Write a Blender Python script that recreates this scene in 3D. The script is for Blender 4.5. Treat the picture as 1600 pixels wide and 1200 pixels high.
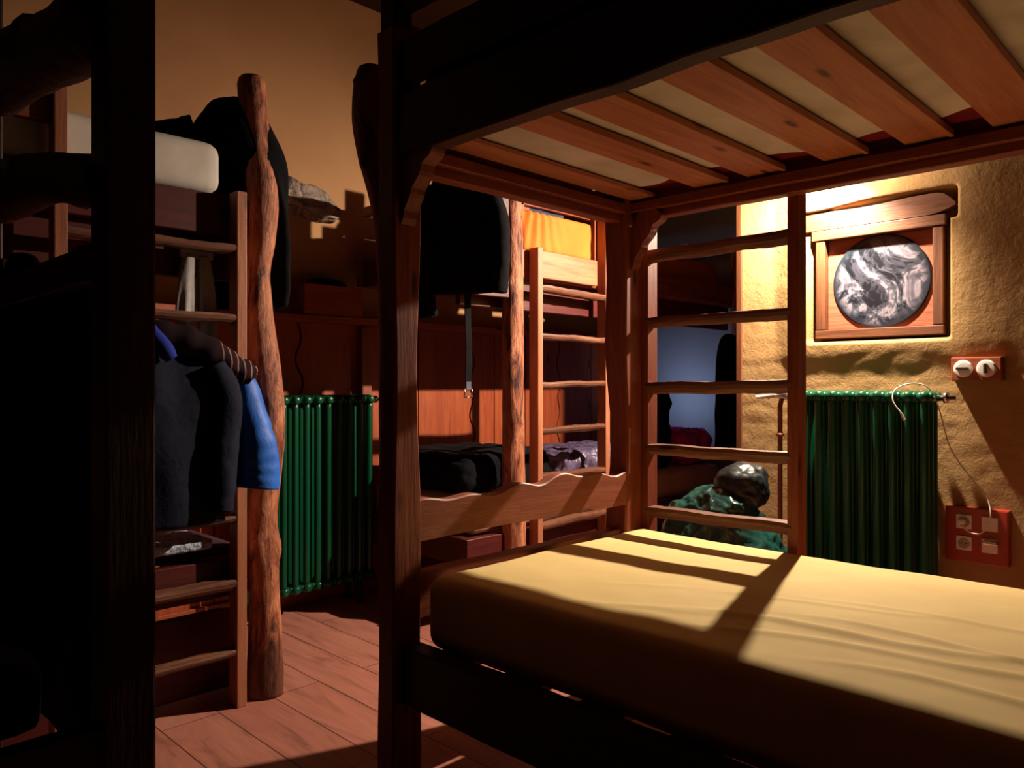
import bpy, bmesh, math, random
from mathutils import Vector, noise
random.seed(4)
for o in list(bpy.data.objects): bpy.data.objects.remove(o)
S = bpy.context.scene; C = S.collection

# ------------------------------------------------------------ camera, light, exposure
cam = bpy.data.objects.new('camera', bpy.data.cameras.new('camera')); C.objects.link(cam)
cam.data.lens = 27; cam.data.sensor_width = 36; cam.data.clip_start = .02
cam.location = (0, 0, 1.1); cam.rotation_euler = (math.radians(90), 0, math.radians(-45.36))
S.camera = cam
S.view_settings.view_transform = 'Standard'; S.view_settings.look = 'None'
S.view_settings.gamma = 1; S.view_settings.use_curve_mapping = False
S.view_settings.exposure = 0.0
W = bpy.data.worlds.new('world'); S.world = W; W.use_nodes = True
W.node_tree.nodes['Background'].inputs[0].default_value = (.02, .008, .006, 1)
W.node_tree.nodes['Background'].inputs[1].default_value = .2
LAMP = Vector((3.32, 1.345, 2.05))
def light(name, kind, loc, power, col, **kw):
    d = bpy.data.lights.new(name, kind); d.energy = power; d.color = col
    for k, v in kw.items(): setattr(d, k, v)
    o = bpy.data.objects.new(name, d); C.objects.link(o); o.location = loc; return o
spot = light('wall_lamp_light', 'SPOT', LAMP, 385, (1, .83, .64), spot_size=math.radians(176), spot_blend=.8, shadow_soft_size=.014)
spot.rotation_euler = Vector((-.15, .42, -.88)).to_track_quat('-Z', 'Y').to_euler()
glow = light('wall_lamp_glow', 'POINT', LAMP, 26, (1, .80, .60), shadow_soft_size=.014)
cool_fill = light('alcove_cool_fill', 'AREA', (4.36, 2.90, .98), 1.5, (.52, .66, 1), size=.13)  # added cool fill for the grey alcove wall, no source is seen there
cool_fill.rotation_euler = Vector((.75, .1, .35)).to_track_quat('-Z', 'Y').to_euler()

# ------------------------------------------------------------ materials
def lin(c): return tuple((x/255/12.92 if x/255 <= .04045 else ((x/255+.055)/1.055)**2.4) for x in c) + (1,)
def base(name, rough=.7, spec=.3):
    m = bpy.data.materials.new(name); m.use_nodes = True
    nt = m.node_tree; b = nt.nodes['Principled BSDF']
    b.inputs['Roughness'].default_value = rough; b.inputs['Specular IOR Level'].default_value = spec
    return m, nt, b
def node(nt, t, **kw):
    n = nt.nodes.new(t)
    for k, v in kw.items(): setattr(n, k, v)
    return n
def coords(nt, scale, rnd=True, rot=(0, 0, 0)):
    tc = node(nt, 'ShaderNodeTexCoord'); mp = node(nt, 'ShaderNodeMapping')
    mp.inputs['Scale'].default_value = scale; mp.inputs['Rotation'].default_value = rot
    if rnd:
        oi = node(nt, 'ShaderNodeObjectInfo'); ad = node(nt, 'ShaderNodeVectorMath', operation='MULTIPLY_ADD')
        ad.inputs[1].default_value = (7, 5, 9)
        nt.links.new(oi.outputs['Random'], ad.inputs[0]); nt.links.new(tc.outputs['Object'], ad.inputs[2])
        nt.links.new(ad.outputs[0], mp.inputs[0])
    else: nt.links.new(tc.outputs['Object'], mp.inputs[0])
    return mp.outputs[0]
def noise_tex(nt, vec, scale, detail=4, rough=.6, dist=0):
    n = node(nt, 'ShaderNodeTexNoise'); n.inputs['Scale'].default_value = scale; n.inputs['Detail'].default_value = detail
    n.inputs['Roughness'].default_value = rough; n.inputs['Distortion'].default_value = dist
    nt.links.new(vec, n.inputs['Vector']); return n.outputs['Fac']
def ramp(nt, fac, stops):
    r = node(nt, 'ShaderNodeValToRGB'); e = r.color_ramp.elements
    while len(e) < len(stops): e.new(.5)
    for i, (p, c) in enumerate(stops): e[i].position = p; e[i].color = c if len(c) == 4 else lin(c)
    nt.links.new(fac, r.inputs[0]); return r.outputs[0]
def mix(nt, f, a, b, mode='MIX'):
    n = node(nt, 'ShaderNodeMix', data_type='RGBA', blend_type=mode)
    if isinstance(f, float): n.inputs[0].default_value = f
    else: nt.links.new(f, n.inputs[0])
    for v, i in ((a, 6), (b, 7)):
        if isinstance(v, tuple): n.inputs[i].default_value = v if len(v) == 4 else lin(v)
        else: nt.links.new(v, n.inputs[i])
    return n.outputs[2]
def bump(nt, b, h, strength, dist=.01):
    n = node(nt, 'ShaderNodeBump'); n.inputs['Strength'].default_value = strength; n.inputs['Distance'].default_value = dist
    nt.links.new(h, n.inputs['Height']); nt.links.new(n.outputs[0], b.inputs['Normal'])
MC = {}
def wood(axis, tone='pine', rough=.5):
    key = (axis, tone)
    if key in MC: return MC[key]
    m, nt, b = base('wood_%s_%s' % (tone, axis), rough, .35)
    lo, mid, hi, kn = {'pine': ((136, 56, 36), (176, 86, 54), (200, 108, 68), (84, 34, 18)),
                       'slat': ((170, 98, 66), (200, 126, 88), (216, 144, 104), (104, 50, 32)),
                       'live': ((152, 80, 56), (178, 98, 70), (196, 116, 84), (100, 52, 34)),
                       'frame': ((112, 64, 40), (150, 88, 54), (178, 112, 70), (70, 34, 20)),
                       'rail': ((180, 100, 66), (210, 130, 92), (224, 148, 108), (110, 56, 30)),
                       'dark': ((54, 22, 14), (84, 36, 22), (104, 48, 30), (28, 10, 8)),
                       'panel': ((170, 70, 40), (206, 96, 54), (224, 116, 68), (98, 38, 20)),
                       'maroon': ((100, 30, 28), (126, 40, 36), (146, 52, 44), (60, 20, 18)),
                       'rung': ((92, 50, 36), (140, 82, 58), (186, 130, 98), (52, 26, 18))}[tone]
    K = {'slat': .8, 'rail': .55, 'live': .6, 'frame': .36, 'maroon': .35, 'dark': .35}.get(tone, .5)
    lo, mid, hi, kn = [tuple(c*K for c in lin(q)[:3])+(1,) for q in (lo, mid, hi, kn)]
    sc = {'x': (.7, 9, 9), 'y': (9, .7, 9), 'z': (9, 9, .7)}[axis]
    v = coords(nt, sc)
    f = noise_tex(nt, v, 2.2, 7, .62, 1.3)
    f2 = noise_tex(nt, v, 11, 3, .7, .3)
    col = ramp(nt, f, [(.3, lo), (.5, mid), (.68, hi)])
    col = mix(nt, .25, col, ramp(nt, f2, [(.35, lo), (.65, hi)]))
    sk = {'x': (2.6, 9, 9), 'y': (9, 2.6, 9), 'z': (9, 9, 2.6)}[axis]
    vo = node(nt, 'ShaderNodeTexVoronoi'); vo.inputs['Scale'].default_value = 1.25
    nt.links.new(coords(nt, sk), vo.inputs['Vector'])
    col = mix(nt, ramp(nt, vo.outputs['Distance'], [(.07, (1, 1, 1, 1)), (.15, (0, 0, 0, 1))]), col, kn)
    nt.links.new(col, b.inputs['Base Color']); bump(nt, b, f2, .25, .004)
    MC[key] = m; return m
def log_mat(name='log', tones=((64, 28, 20), (150, 84, 56), (196, 128, 92))):
    if name in MC: return MC[name]
    m, nt, b = base(name, .6, .35)
    v = coords(nt, (6, 6, 1.6)); f = noise_tex(nt, v, 3, 8, .66, 1.2)
    col = ramp(nt, f, [(.36, tones[0]), (.46, tones[1]), (.66, tones[2])])
    v2 = coords(nt, (14, 14, 3)); g = noise_tex(nt, v2, 3, 6, .7, .5)
    col = mix(nt, ramp(nt, g, [(.56, (0, 0, 0, 1)), (.66, (.7, .7, .7, 1))]), col, tones[0])
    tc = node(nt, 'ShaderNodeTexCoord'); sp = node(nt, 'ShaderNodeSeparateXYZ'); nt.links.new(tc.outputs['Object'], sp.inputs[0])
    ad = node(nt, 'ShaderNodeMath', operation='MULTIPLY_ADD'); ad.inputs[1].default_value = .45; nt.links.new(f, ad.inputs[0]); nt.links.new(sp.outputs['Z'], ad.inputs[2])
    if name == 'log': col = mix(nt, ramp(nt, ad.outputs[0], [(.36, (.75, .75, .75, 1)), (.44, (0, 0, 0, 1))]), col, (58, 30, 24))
    nt.links.new(col, b.inputs['Base Color']); bump(nt, b, g, .7, .012)
    MC[name] = m; return m
def fabric(name, c, c2=None, rough=.85, scale=9, fold=.35, spec=.2, sheen=0):
    if name in MC: return MC[name]
    m, nt, b = base(name, rough, spec)
    v = coords(nt, (1, 1, 1)); f = noise_tex(nt, v, scale, 5, .55, .5)
    c2 = c2 or tuple(int(x*.88) for x in c)
    nt.links.new(ramp(nt, f, [(.35, c2), (.6, c)]), b.inputs['Base Color'])
    bump(nt, b, f, fold, .012); b.inputs['Sheen Weight'].default_value = sheen
    MC[name] = m; return m
def plain(name, c, rough=.5, metal=0, spec=.5, emit=None, estr=0):
    if name in MC: return MC[name]
    m, nt, b = base(name, rough, spec); b.inputs['Metallic'].default_value = metal
    f = noise_tex(nt, coords(nt, (1, 1, 1)), 30, 3)
    nt.links.new(ramp(nt, f, [(.3, tuple(int(x*.93) for x in c)), (.7, c)]), b.inputs['Base Color'])
    if emit: b.inputs['Emission Color'].default_value = lin(emit); b.inputs['Emission Strength'].default_value = estr
    MC[name] = m; return m
def plaster(name, c, c2, rough_scale=1.0):
    m, nt, b = base(name, .85, .15)
    v = coords(nt, (1, 1, 1), False)
    f = noise_tex(nt, v, 2.2, 5, .6, .6); g = noise_tex(nt, v, 26, 8, .65, .4); h = noise_tex(nt, v, 90, 4, .6)
    nt.links.new(ramp(nt, f, [(.3, c2), (.65, c)]), b.inputs['Base Color'])
    ad = node(nt, 'ShaderNodeMath', operation='MULTIPLY_ADD'); ad.inputs[1].default_value = .35
    nt.links.new(h, ad.inputs[0]); nt.links.new(g, ad.inputs[2])
    bump(nt, b, ad.outputs[0], .5*rough_scale, .007)
    return m
def floor_mat():
    m, nt, b = base('floor_boards', .42, .35)
    v = coords(nt, (1, 1, 1), False, (0, 0, math.radians(90)))
    br = node(nt, 'ShaderNodeTexBrick'); nt.links.new(v, br.inputs['Vector'])
    for k, x in (('Scale', 1), ('Mortar Size', .0022), ('Brick Width', 1.25), ('Row Height', .19), ('Bias', 0), ('Mortar Smooth', .1)): br.inputs[k].default_value = x
    br.inputs['Color1'].default_value = lin((172, 106, 90)); br.inputs['Color2'].default_value = lin((190, 122, 104)); br.inputs['Mortar'].default_value = lin((92, 52, 42))
    v2 = coords(nt, (9, .9, 9), False); f = noise_tex(nt, v2, 2.4, 7, .65, 1.0)
    col = mix(nt, .75, br.outputs['Color'], ramp(nt, f, [(.3, (150, 150, 150)), (.45, (222, 222, 222)), (.7, (255, 255, 255))]), 'MULTIPLY')
    g = noise_tex(nt, coords(nt, (2.2, 1.2, 1), False), 1.6, 4, .6, .8)
    col = mix(nt, ramp(nt, g, [(.62, (0, 0, 0, 1)), (.75, (.6, .6, .6, 1))]), col, (92, 50, 40))
    # faint saw marks across the boards, in patches
    wv = node(nt, 'ShaderNodeTexWave', bands_direction='Y'); wv.inputs['Scale'].default_value = 16; wv.inputs['Distortion'].default_value = 1.2
    nt.links.new(coords(nt, (1, 1, 1), False), wv.inputs['Vector'])
    pm = noise_tex(nt, coords(nt, (6, 1.5, 1), False), 1.5, 2)
    mk = node(nt, 'ShaderNodeMath', operation='MULTIPLY'); nt.links.new(wv.outputs['Fac'], mk.inputs[0]); nt.links.new(ramp(nt, pm, [(.55, (0, 0, 0, 1)), (.66, (.35, .35, .35, 1))]), mk.inputs[1])
    col = mix(nt, mk.outputs[0], col, (186, 132, 108))
    nt.links.new(col, b.inputs['Base Color']); bump(nt, b, f, .15, .003)
    return m

# ------------------------------------------------------------ mesh helpers (all in world coordinates)
def tag(o, label=None, cat=None, group=None, kind=None):
    for k, v in (('label', label), ('category', cat), ('group', group), ('kind', kind)):
        if v: o[k] = v
    return o
def obj(name, bm, mat, parent=None, smooth=None, loc=None):
    me = bpy.data.meshes.new(name)
    bmesh.ops.recalc_face_normals(bm, faces=bm.faces)
    off = parent['_w'] if parent is not None and '_w' in parent else None
    off = Vector(off) if off is not None else (Vector(loc) if loc is not None else Vector((0, 0, 0)))
    bm.transform(__import__('mathutils').Matrix.Translation(-off))
    bm.to_mesh(me); bm.free()
    for m in (mat if isinstance(mat, (list, tuple)) else [mat]): me.materials.append(m)
    if smooth:
        for p in me.polygons: p.use_smooth = True
    o = bpy.data.objects.new(name, me); C.objects.link(o)
    if parent is not None: o.parent = parent
    else: o.location = off
    o['_w'] = tuple(off)
    return o
def thing(name, loc, label, cat, group=None):
    o = bpy.data.objects.new(name, None); C.objects.link(o); o.location = loc; o['_w'] = tuple(loc)
    o.empty_display_size = .1
    return tag(o, label, cat, group)
def BM(): return bmesh.new()
def box(bm, x0, x1, y0, y1, z0, z1, bev=.004):
    b = bmesh.new(); bmesh.ops.create_cube(b, size=1)
    for v in b.verts: v.co = Vector(((x0+x1)/2+v.co.x*(x1-x0), (y0+y1)/2+v.co.y*(y1-y0), (z0+z1)/2+v.co.z*(z1-z0)))
    if bev: bmesh.ops.bevel(b, geom=b.edges[:], offset=min(bev, .4*min(x1-x0, y1-y0, z1-z0)), segments=2, affect='EDGES', profile=.6)
    merge(bm, b); return bm
def merge(bm, b):
    me = bpy.data.meshes.new('tmp'); b.to_mesh(me); b.free(); bm.from_mesh(me); bpy.data.meshes.remove(me)
def rng(a, b, n): return [a+(b-a)*i/(n-1) for i in range(n)]
def grid_box(x0, x1, y0, y1, z0, z1, n, r, crown=0):
    """closed box surface of n=(nx,ny,nz) cells with edges rounded to radius r"""
    b = bmesh.new(); nx, ny, nz = n; vs = {}
    def V(i, j, k):
        key = (i, j, k)
        if key not in vs:
            p = Vector((x0+(x1-x0)*i/nx, y0+(y1-y0)*j/ny, z0+(z1-z0)*k/nz))
            c = Vector((min(max(p.x, x0+r), x1-r), min(max(p.y, y0+r), y1-r), min(max(p.z, z0+r), z1-r)))
            d = p-c
            if d.length > 1e-6: p = c+d.normalized()*min(r, d.length) if d.length > r else c+d
            if crown: p.z += crown*(1-((p.x-(x0+x1)/2)/((x1-x0)/2))**2)*(1-((p.y-(y0+y1)/2)/((y1-y0)/2))**2)*((p.z-z0)/(z1-z0))
            vs[key] = b.verts.new(p)
        return vs[key]
    for i in range(nx):
        for j in range(ny):
            b.faces.new((V(i, j, 0), V(i, j+1, 0), V(i+1, j+1, 0), V(i+1, j, 0))); b.faces.new((V(i, j, nz), V(i+1, j, nz), V(i+1, j+1, nz), V(i, j+1, nz)))
    for i in range(nx):
        for k in range(nz):
            b.faces.new((V(i, 0, k), V(i+1, 0, k), V(i+1, 0, k+1), V(i, 0, k+1))); b.faces.new((V(i, ny, k), V(i, ny, k+1), V(i+1, ny, k+1), V(i+1, ny, k)))
    for j in range(ny):
        for k in range(nz):
            b.faces.new((V(0, j, k), V(0, j, k+1), V(0, j+1, k+1), V(0, j+1, k))); b.faces.new((V(nx, j, k), V(nx, j+1, k), V(nx, j+1, k+1), V(nx, j, k+1)))
    return b
def crumple(bm, amp, freq, st=(1, 1, 1), ridged=False, zmin=None, seed=0):
    bm.normal_update()
    ps = []
    for v in bm.verts:
        q = Vector((v.co.x*st[0]*freq+seed, v.co.y*st[1]*freq, v.co.z*st[2]*freq))
        a = noise.fractal(q, 1.0, 2.1, 4)
        if ridged: a = .6-abs(a)*2
        ps.append(v.co+v.normal*a*amp)
    for v, p in zip(bm.verts, ps):
        v.co = p
        if zmin is not None and v.co.z < zmin: v.co.z = zmin
    return bm
def frame_at(t):
    t = t.normalized(); up = Vector((0, 0, 1)) if abs(t.z) < .92 else Vector((1, 0, 0))
    a = t.cross(up).normalized(); return a, a.cross(t).normalized()
def loft(bm, rings):
    """rings: list of lists of points, closed loops; capped ends"""
    rs = [[bm.verts.new(p) for p in r] for r in rings]
    n = len(rs[0])
    for a, b in zip(rs, rs[1:]):
        for i in range(n): bm.faces.new((a[i], a[(i+1) % n], b[(i+1) % n], b[i]))
    bm.faces.new(rs[0]); bm.faces.new(rs[-1][::-1]); return bm
def tube(bm, pts, r, n=10):
    pts = [Vector(p) for p in pts]; R = r if isinstance(r, (list, tuple)) else [r]*len(pts)
    rings = []; pa = None
    for i, p in enumerate(pts):
        t = pts[min(i+1, len(pts)-1)]-pts[max(i-1, 0)]
        if pa is None: a, b = frame_at(t)
        else:
            t = t.normalized(); a = (pa-t*pa.dot(t)).normalized(); b = a.cross(t).normalized()
        pa = a
        rings.append([p+a*math.cos(q)*R[i]+b*math.sin(q)*R[i] for q in rng(0, 2*math.pi*(1-1/n), n)])
    return loft(bm, rings)
def smooth_path(ctrl, n):
    """Catmull-Rom through control tuples of any length"""
    out = []; P = [ctrl[0]]+list(ctrl)+[ctrl[-1]]; m = len(ctrl)-1
    for k in range(n):
        t = k/(n-1)*m; i = min(int(t), m-1); u = t-i; a, b, c, d = P[i:i+4]
        out.append(tuple(.5*((2*b[j])+(-a[j]+c[j])*u+(2*a[j]-5*b[j]+4*c[j]-d[j])*u*u+(-a[j]+3*b[j]-3*c[j]+d[j])*u**3) for j in range(len(b))))
    return out
def log(bm, ctrl, seed=0, n=60, seg=22, rough=.05, knots=4):
    """ctrl: (x,y,z,r) ; bumpy natural trunk with rounded top"""
    rnd = random.Random(seed); P = smooth_path(ctrl, n)
    kn = [(rnd.uniform(.1, .95), rnd.uniform(0, 6.28), rnd.uniform(.12, .25)) for _ in range(knots)]
    rings = []
    for i, (x, y, z, r) in enumerate(P):
        t = i/(n-1); q = Vector(P[min(i+1, n-1)][:3])-Vector(P[max(i-1, 0)][:3]); a, b = frame_at(q); ring = []
        e = 1.0
        if i == n-1: e = .72
        if i == n-2: e = .93
        for s in range(seg):
            th = 6.28318*s/seg
            rr = r*e*(1+rough*1.3*noise.noise(Vector((math.cos(th)*1.4+seed, math.sin(th)*1.4, z*3+x*3+y*3)))+rough*.9*noise.noise(Vector((math.cos(th)*4, math.sin(th)*4+seed, (z+x+y)*12))))
            for kt, ka, kh in kn:
                dd = ((t-kt)/.018)**2+(((th-ka+3.14159) % 6.28318-3.14159)/.42)**2
                rr += r*kh*math.exp(-dd)
            ring.append(Vector((x, y, z))+a*math.cos(th)*rr+b*math.sin(th)*rr)
        rings.append(ring)
    return loft(bm, rings)
def plank(bm, a, b, w, h, axis, wav=.0, wav_bot=0.0, seed=0, n=24, bowtop=0, f=1.0):
    """board running along axis 'x'/'y' from a=(x,y,z centre-left) to b, thickness w across, height h; top/bottom edges can waver"""
    A = Vector(a); B = Vector(b); rings = []
    side = Vector((0, 1, 0)) if axis == 'x' else Vector((1, 0, 0))
    e = .003
    for i in range(n+1):
        t = i/n; c = A.lerp(B, t); s = (c.x if axis == 'x' else c.y)*f
        up = h/2+wav*noise.noise(Vector((s*7+seed, 1.3, seed)))+wav*.5*noise.noise(Vector((s*17+seed, 4.3, seed)))+bowtop*4*t*(1-t)
        dn = -h/2+wav_bot*noise.noise(Vector((s*6+seed, 8.3, seed*2)))
        pts = [(-w/2, dn+e), (-w/2+e, dn), (w/2-e, dn), (w/2, dn+e), (w/2, up-e), (w/2-e, up), (-w/2+e, up), (-w/2, up-e)]
        rings.append([c+side*p+Vector((0, 0, q)) for p, q in pts])
    return loft(bm, rings)
def rung(bm, a, b, hh, w, seed=0, flip=False, n=22, seg=14):
    """half-round split branch rung: flat top, rounded bark underside"""
    A = Vector(a); B = Vector(b); t = (B-A).normalized(); side = t.cross(Vector((0, 0, 1))).normalized(); rings = []
    for i in range(n+1):
        u = i/n; k = 1+.10*noise.noise(Vector((u*4+seed, seed, 0))); dz = .007*noise.noise(Vector((u*3+seed, 3, seed)))
        c = A.lerp(B, u)+Vector((0, 0, dz)); ring = []
        for s in range(seg):
            th = 6.28318*s/seg; y = math.cos(th)*w/2*k; z = math.sin(th)*hh/2*k
            if z > 0 and not flip: z = min(z, hh*.22)
            z += .0022*noise.noise(Vector((u*30, th*3, seed)))
            ring.append(c+side*y+Vector((0, 0, z)))
        rings.append(ring)
    return loft(bm, rings)
def cloth_body(bm, rings, t, nrm, folds=7, amp=.12, seg=48, seed=0):
    """rings: (cx,cy,cz,half_width,half_depth); t along width, nrm depth"""
    t = Vector(t).normalized(); nrm = Vector(nrm).normalized(); P = smooth_path(rings, max(16, len(rings)*6)); out = []
    for i, (x, y, z, a, b) in enumerate(P):
        u = i/(len(P)-1); ring = []
        for s in range(seg):
            th = 6.28318*s/seg
            k = 1+amp*math.sin(folds*th+2.5*math.sin(z*6+seed)+seed)*min(1, .3+u)+.10*noise.noise(Vector((th*1.3, z*8, seed)))
            kd = 1+2.2*amp*math.sin(folds*th*1.0+1.7*seed+3*z)*(.4+.6*u)
            ring.append(Vector((x, y, z))+t*math.cos(th)*a*(1+(k-1)*.5)+nrm*math.sin(th)*b*k*kd)
        out.append(ring)
    return loft(bm, out)

# ------------------------------------------------------------ the room
M_wall = plaster('ochre_plaster', (158, 126, 84), (144, 112, 70))
M_wall_smooth = plaster('ochre_plaster_smooth', (184, 138, 98), (174, 128, 90), .25)
M_grey = plaster('grey_plaster', (128, 134, 142), (120, 126, 134), .3)
def quad(name, pts, mat, kind='structure'):
    b = BM(); b.faces.new([b.verts.new(p) for p in pts]); return tag(obj(name, b, mat), kind=kind)
X0, X1, Y0, Y1, H = -1.7, 4.75, -1.5, 3.5, 3.15
quad('floor', [(X0, Y0, 0), (X1, Y0, 0), (X1, Y1, 0), (X0, Y1, 0)], floor_mat())
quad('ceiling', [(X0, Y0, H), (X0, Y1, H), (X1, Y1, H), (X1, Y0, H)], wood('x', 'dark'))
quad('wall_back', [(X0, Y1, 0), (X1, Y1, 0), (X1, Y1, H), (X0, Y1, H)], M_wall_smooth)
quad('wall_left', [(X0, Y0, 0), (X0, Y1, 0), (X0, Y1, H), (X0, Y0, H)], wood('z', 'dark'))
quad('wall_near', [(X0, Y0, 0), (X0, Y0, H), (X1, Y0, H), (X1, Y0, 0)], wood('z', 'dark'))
quad('wall_alcove', [(X1, 1.86, 0), (X1, 1.86, H), (X1, Y1, H), (X1, Y1, 0)], M_grey)
quad('wall_alcove_side', [(3.5, 1.88, 0), (3.5, 1.88, H), (X1, 1.88, H), (X1, 1.88, 0)], M_grey)
# right wall with thick plaster pressed round the little window
def ss(a, b, x):
    t = min(max((x-a)/(b-a), 0), 1); return t*t*(3-2*t)
def right_wall():
    b = BM(); ys = rng(Y0, .4, 26)[:-1]+rng(.4, 1.86, 190); zs = rng(0, .2, 5)[:-1]+rng(.2, 2.15, 230)+rng(2.15, H, 12)[1:]
    vs = []
    for y in ys:
        row = []
        for z in zs:
            u = 0
            n1 = noise.fractal(Vector((y*2.5, z*2.5, 1)), 1, 2, 3)*(.0012+.002*ss(.85, 1.1, y))+noise.fractal(Vector((y*14, z*14, 5)), 1, 2, 3)*.0008
            n1 += -abs(noise.noise(Vector((y*5+9, z*11, 2))))*.005*ss(.6, .8, z)*ss(1.32, 1.2, z)
            # recess round the frame and lintel
            inx = ss(.925, .945, y)*ss(1.525, 1.505, y)*ss(1.285, 1.305, z)*ss(1.85, 1.83, z)
            top = 1.885+.05*(1.55-y)/.6*0 - .02*ss(1.2, 1.5, y)
            lint = ss(.897, .915, y)*ss(1.60, 1.585, y)*ss(1.775, 1.795, z)*ss(top+.028, top+.008, z)
            rec = max(inx, lint)
            rim = ss(.50, .90, y)*ss(1.70, 1.58, y)*ss(1.12, 1.28, z)*ss(2.1, 1.92, z)
            u -= .024*rim*(1-rec)
            u += .062*rec
            u += .03*ss(.90, .55, y)+.05*ss(.6, -.2, y)          # wall bent away past the switch so that it turns darker
            row.append(b.verts.new((3.5+u+n1*(1-rec), y, z)))
        vs.append(row)
    for i in range(len(ys)-1):
        for j in range(len(zs)-1): b.faces.new((vs[i][j], vs[i+1][j], vs[i+1][j+1], vs[i][j+1]))
    return b
tag(obj('wall_right', right_wall(), M_wall, smooth=True), kind='structure')
b = BM(); box(b, 3.488, 3.53, 1.855, 1.885, 0, H); tag(obj('trim_1', b, wood('z', 'frame')), kind='structure')
# vertical boards on the back wall, some joints wavy, and the ledge on top
def wains():
    b = BM(); joints = [(X0, 0), (-1.1, 0), (-.6, .012), (0.05, 0), (.6, .0), (1.05, .014), (1.55, 0), (1.985, .016), (2.36, 0), (2.74, 0), (3.15, .018), (3.34, 0), (3.62, 0), (3.95, .014), (4.3, 0), (X1, 0)]
    def ed(j, z):
        x, a = joints[j]; return x+a*math.sin(z*29+j)+a*.5*math.sin(z*13+j)
    for j in range(len(joints)-1):
        zs = rng(0, 1.41, 60); g = .004 if joints[j][1] == 0 else .0065; g2 = .004 if joints[j+1][1] == 0 else .0065
        loft(b, [[(ed(j, z)+g, 3.455, z), (ed(j+1, z)-g2, 3.455, z), (ed(j+1, z)-g2, 3.499, z), (ed(j, z)+g, 3.499, z)] for z in zs])
    return b
tag(obj('trim_2', wains(), wood('z', 'panel')), kind='structure')
b = BM(); plank(b, (X0, 3.42, 1.425), (X1, 3.42, 1.425), .155, .032, 'x', .004, .004, n=60); tag(obj('trim_3', b, wood('x', 'panel')), kind='structure')
b = BM(); box(b, X0, X1, 3.435, 3.454, 0, .09); tag(obj('baseboard_back', b, wood('x', 'panel')), kind='structure')
b = BM(); box(b, 3.475, 3.497, Y0, 1.85, 0, .09); tag(obj('baseboard_right', b, wood('y', 'panel')), kind='structure')

# ------------------------------------------------------------ window picture, lintel, plates
t = thing('framed_picture', (3.5, 1.22, 1.30), 'square wooden frame holding a round dark marbled disc, set in the yellow plaster', 'picture')
b = BM(); box(b, 3.494, 3.55, .955, 1.49, 1.305, 1.345); obj('frame_rail', b, wood('y', 'frame'), t)
b = BM(); box(b, 3.489, 3.55, .948, 1.505, 1.755, 1.80); obj('frame_rail', b, wood('y', 'frame'), t)
for y0, y1 in ((.957, .998), (1.446, 1.487)):
    b = BM(); box(b, 3.494, 3.55, y0, y1, 1.3455, 1.7545); obj('frame_stile', b, wood('z', 'frame'), t)
b = BM(); box(b, 3.532, 3.546, .998, 1.446, 1.3455, 1.7545); obj('backing_board', b, wood('y', 'live'), t)
def disc_mat():
    m, nt, b = base('marbled_disc', .28, .5)
    v = coords(nt, (1, 1, 1), False)
    f = noise_tex(nt, v, 5.0, 6, .62, 1.8); g = noise_tex(nt, v, 16, 5, .6, 1.0)
    col = ramp(nt, f, [(.44, (14, 16, 22)), (.5, (60, 62, 72)), (.54, (112, 104, 112)), (.62, (72, 68, 78)), (.68, (40, 42, 50))])
    col = mix(nt, ramp(nt, g, [(.52, (0, 0, 0, 1)), (.58, (.8, .8, .8, 1))]), col, (46, 46, 56))
    geo = node(nt, 'ShaderNodeTexCoord'); sub = node(nt, 'ShaderNodeVectorMath', operation='DISTANCE'); sub.inputs[1].default_value = (.026, -.005, .25)
    nt.links.new(geo.outputs['Object'], sub.inputs[0])
    col = mix(nt, ramp(nt, sub.outputs['Value'], [(.165, (0, 0, 0, 1)), (.198, (1, 1, 1, 1))]), col, (24, 30, 38))
    nt.links.new(col, b.inputs['Base Color']); return m
b = BM(); tube(b, [(3.533, 1.215, 1.55), (3.526, 1.215, 1.55), (3.524, 1.215, 1.55)], [.205, .205, .200], 72); obj('round_disc', b, disc_mat(), t)
# lintel: curved old beam over the frame
b = BM(); rings = []
for i in range(31):
    y = .912+(1.595-.912)*i/30; k = i/30
    top = 1.893-.012*k+.004*math.sin(k*9)-(.05*(1-k/.1)**2 if k < .1 else 0); bot = 1.803+(.030*(1-k/.17)**2 if k < .17 else 0)
    top = max(top, bot+.012)
    rings.append([(3.492, y, bot), (3.56, y, bot), (3.56, y, top), (3.492, y, top-.004)])
loft(b, rings); tag(obj('lintel', b, wood('y', 'frame'), loc=(3.5, 1.22, 1.803)), 'short curved wooden beam resting above the framed round picture', 'beam')

white = plain('white_plastic', (214, 206, 196), .35); chrome = plain('chrome', (200, 196, 190), .22, 1)
# switches
t = thing('switch_plate', (3.49, .83, 1.16), 'narrow dark red wooden plate with two round white rotary switches', 'light switch')
b = BM(); box(b, 3.452, 3.535, .742, .918, 1.113, 1.207, .004); obj('plate', b, wood('y', 'pine'), t)
for k, y in enumerate((.873, .792)):
    b = BM(); tube(b, [(3.452, y, 1.161), (3.445, y, 1.161), (3.439, y, 1.161), (3.438, y, 1.161)], [.034, .034, .029, .02], 32); s = obj('switch', b, white, t)
    b = BM()
    if k == 0: box(b, 3.423, 3.439, y-.021, y+.021, 1.156, 1.167, .003)
    else: box(b, 3.423, 3.439, y-.006, y+.006, 1.142, 1.180, .003)
    obj('knob', b, plain('dark_knob', (60, 44, 40), .3), s)
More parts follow.
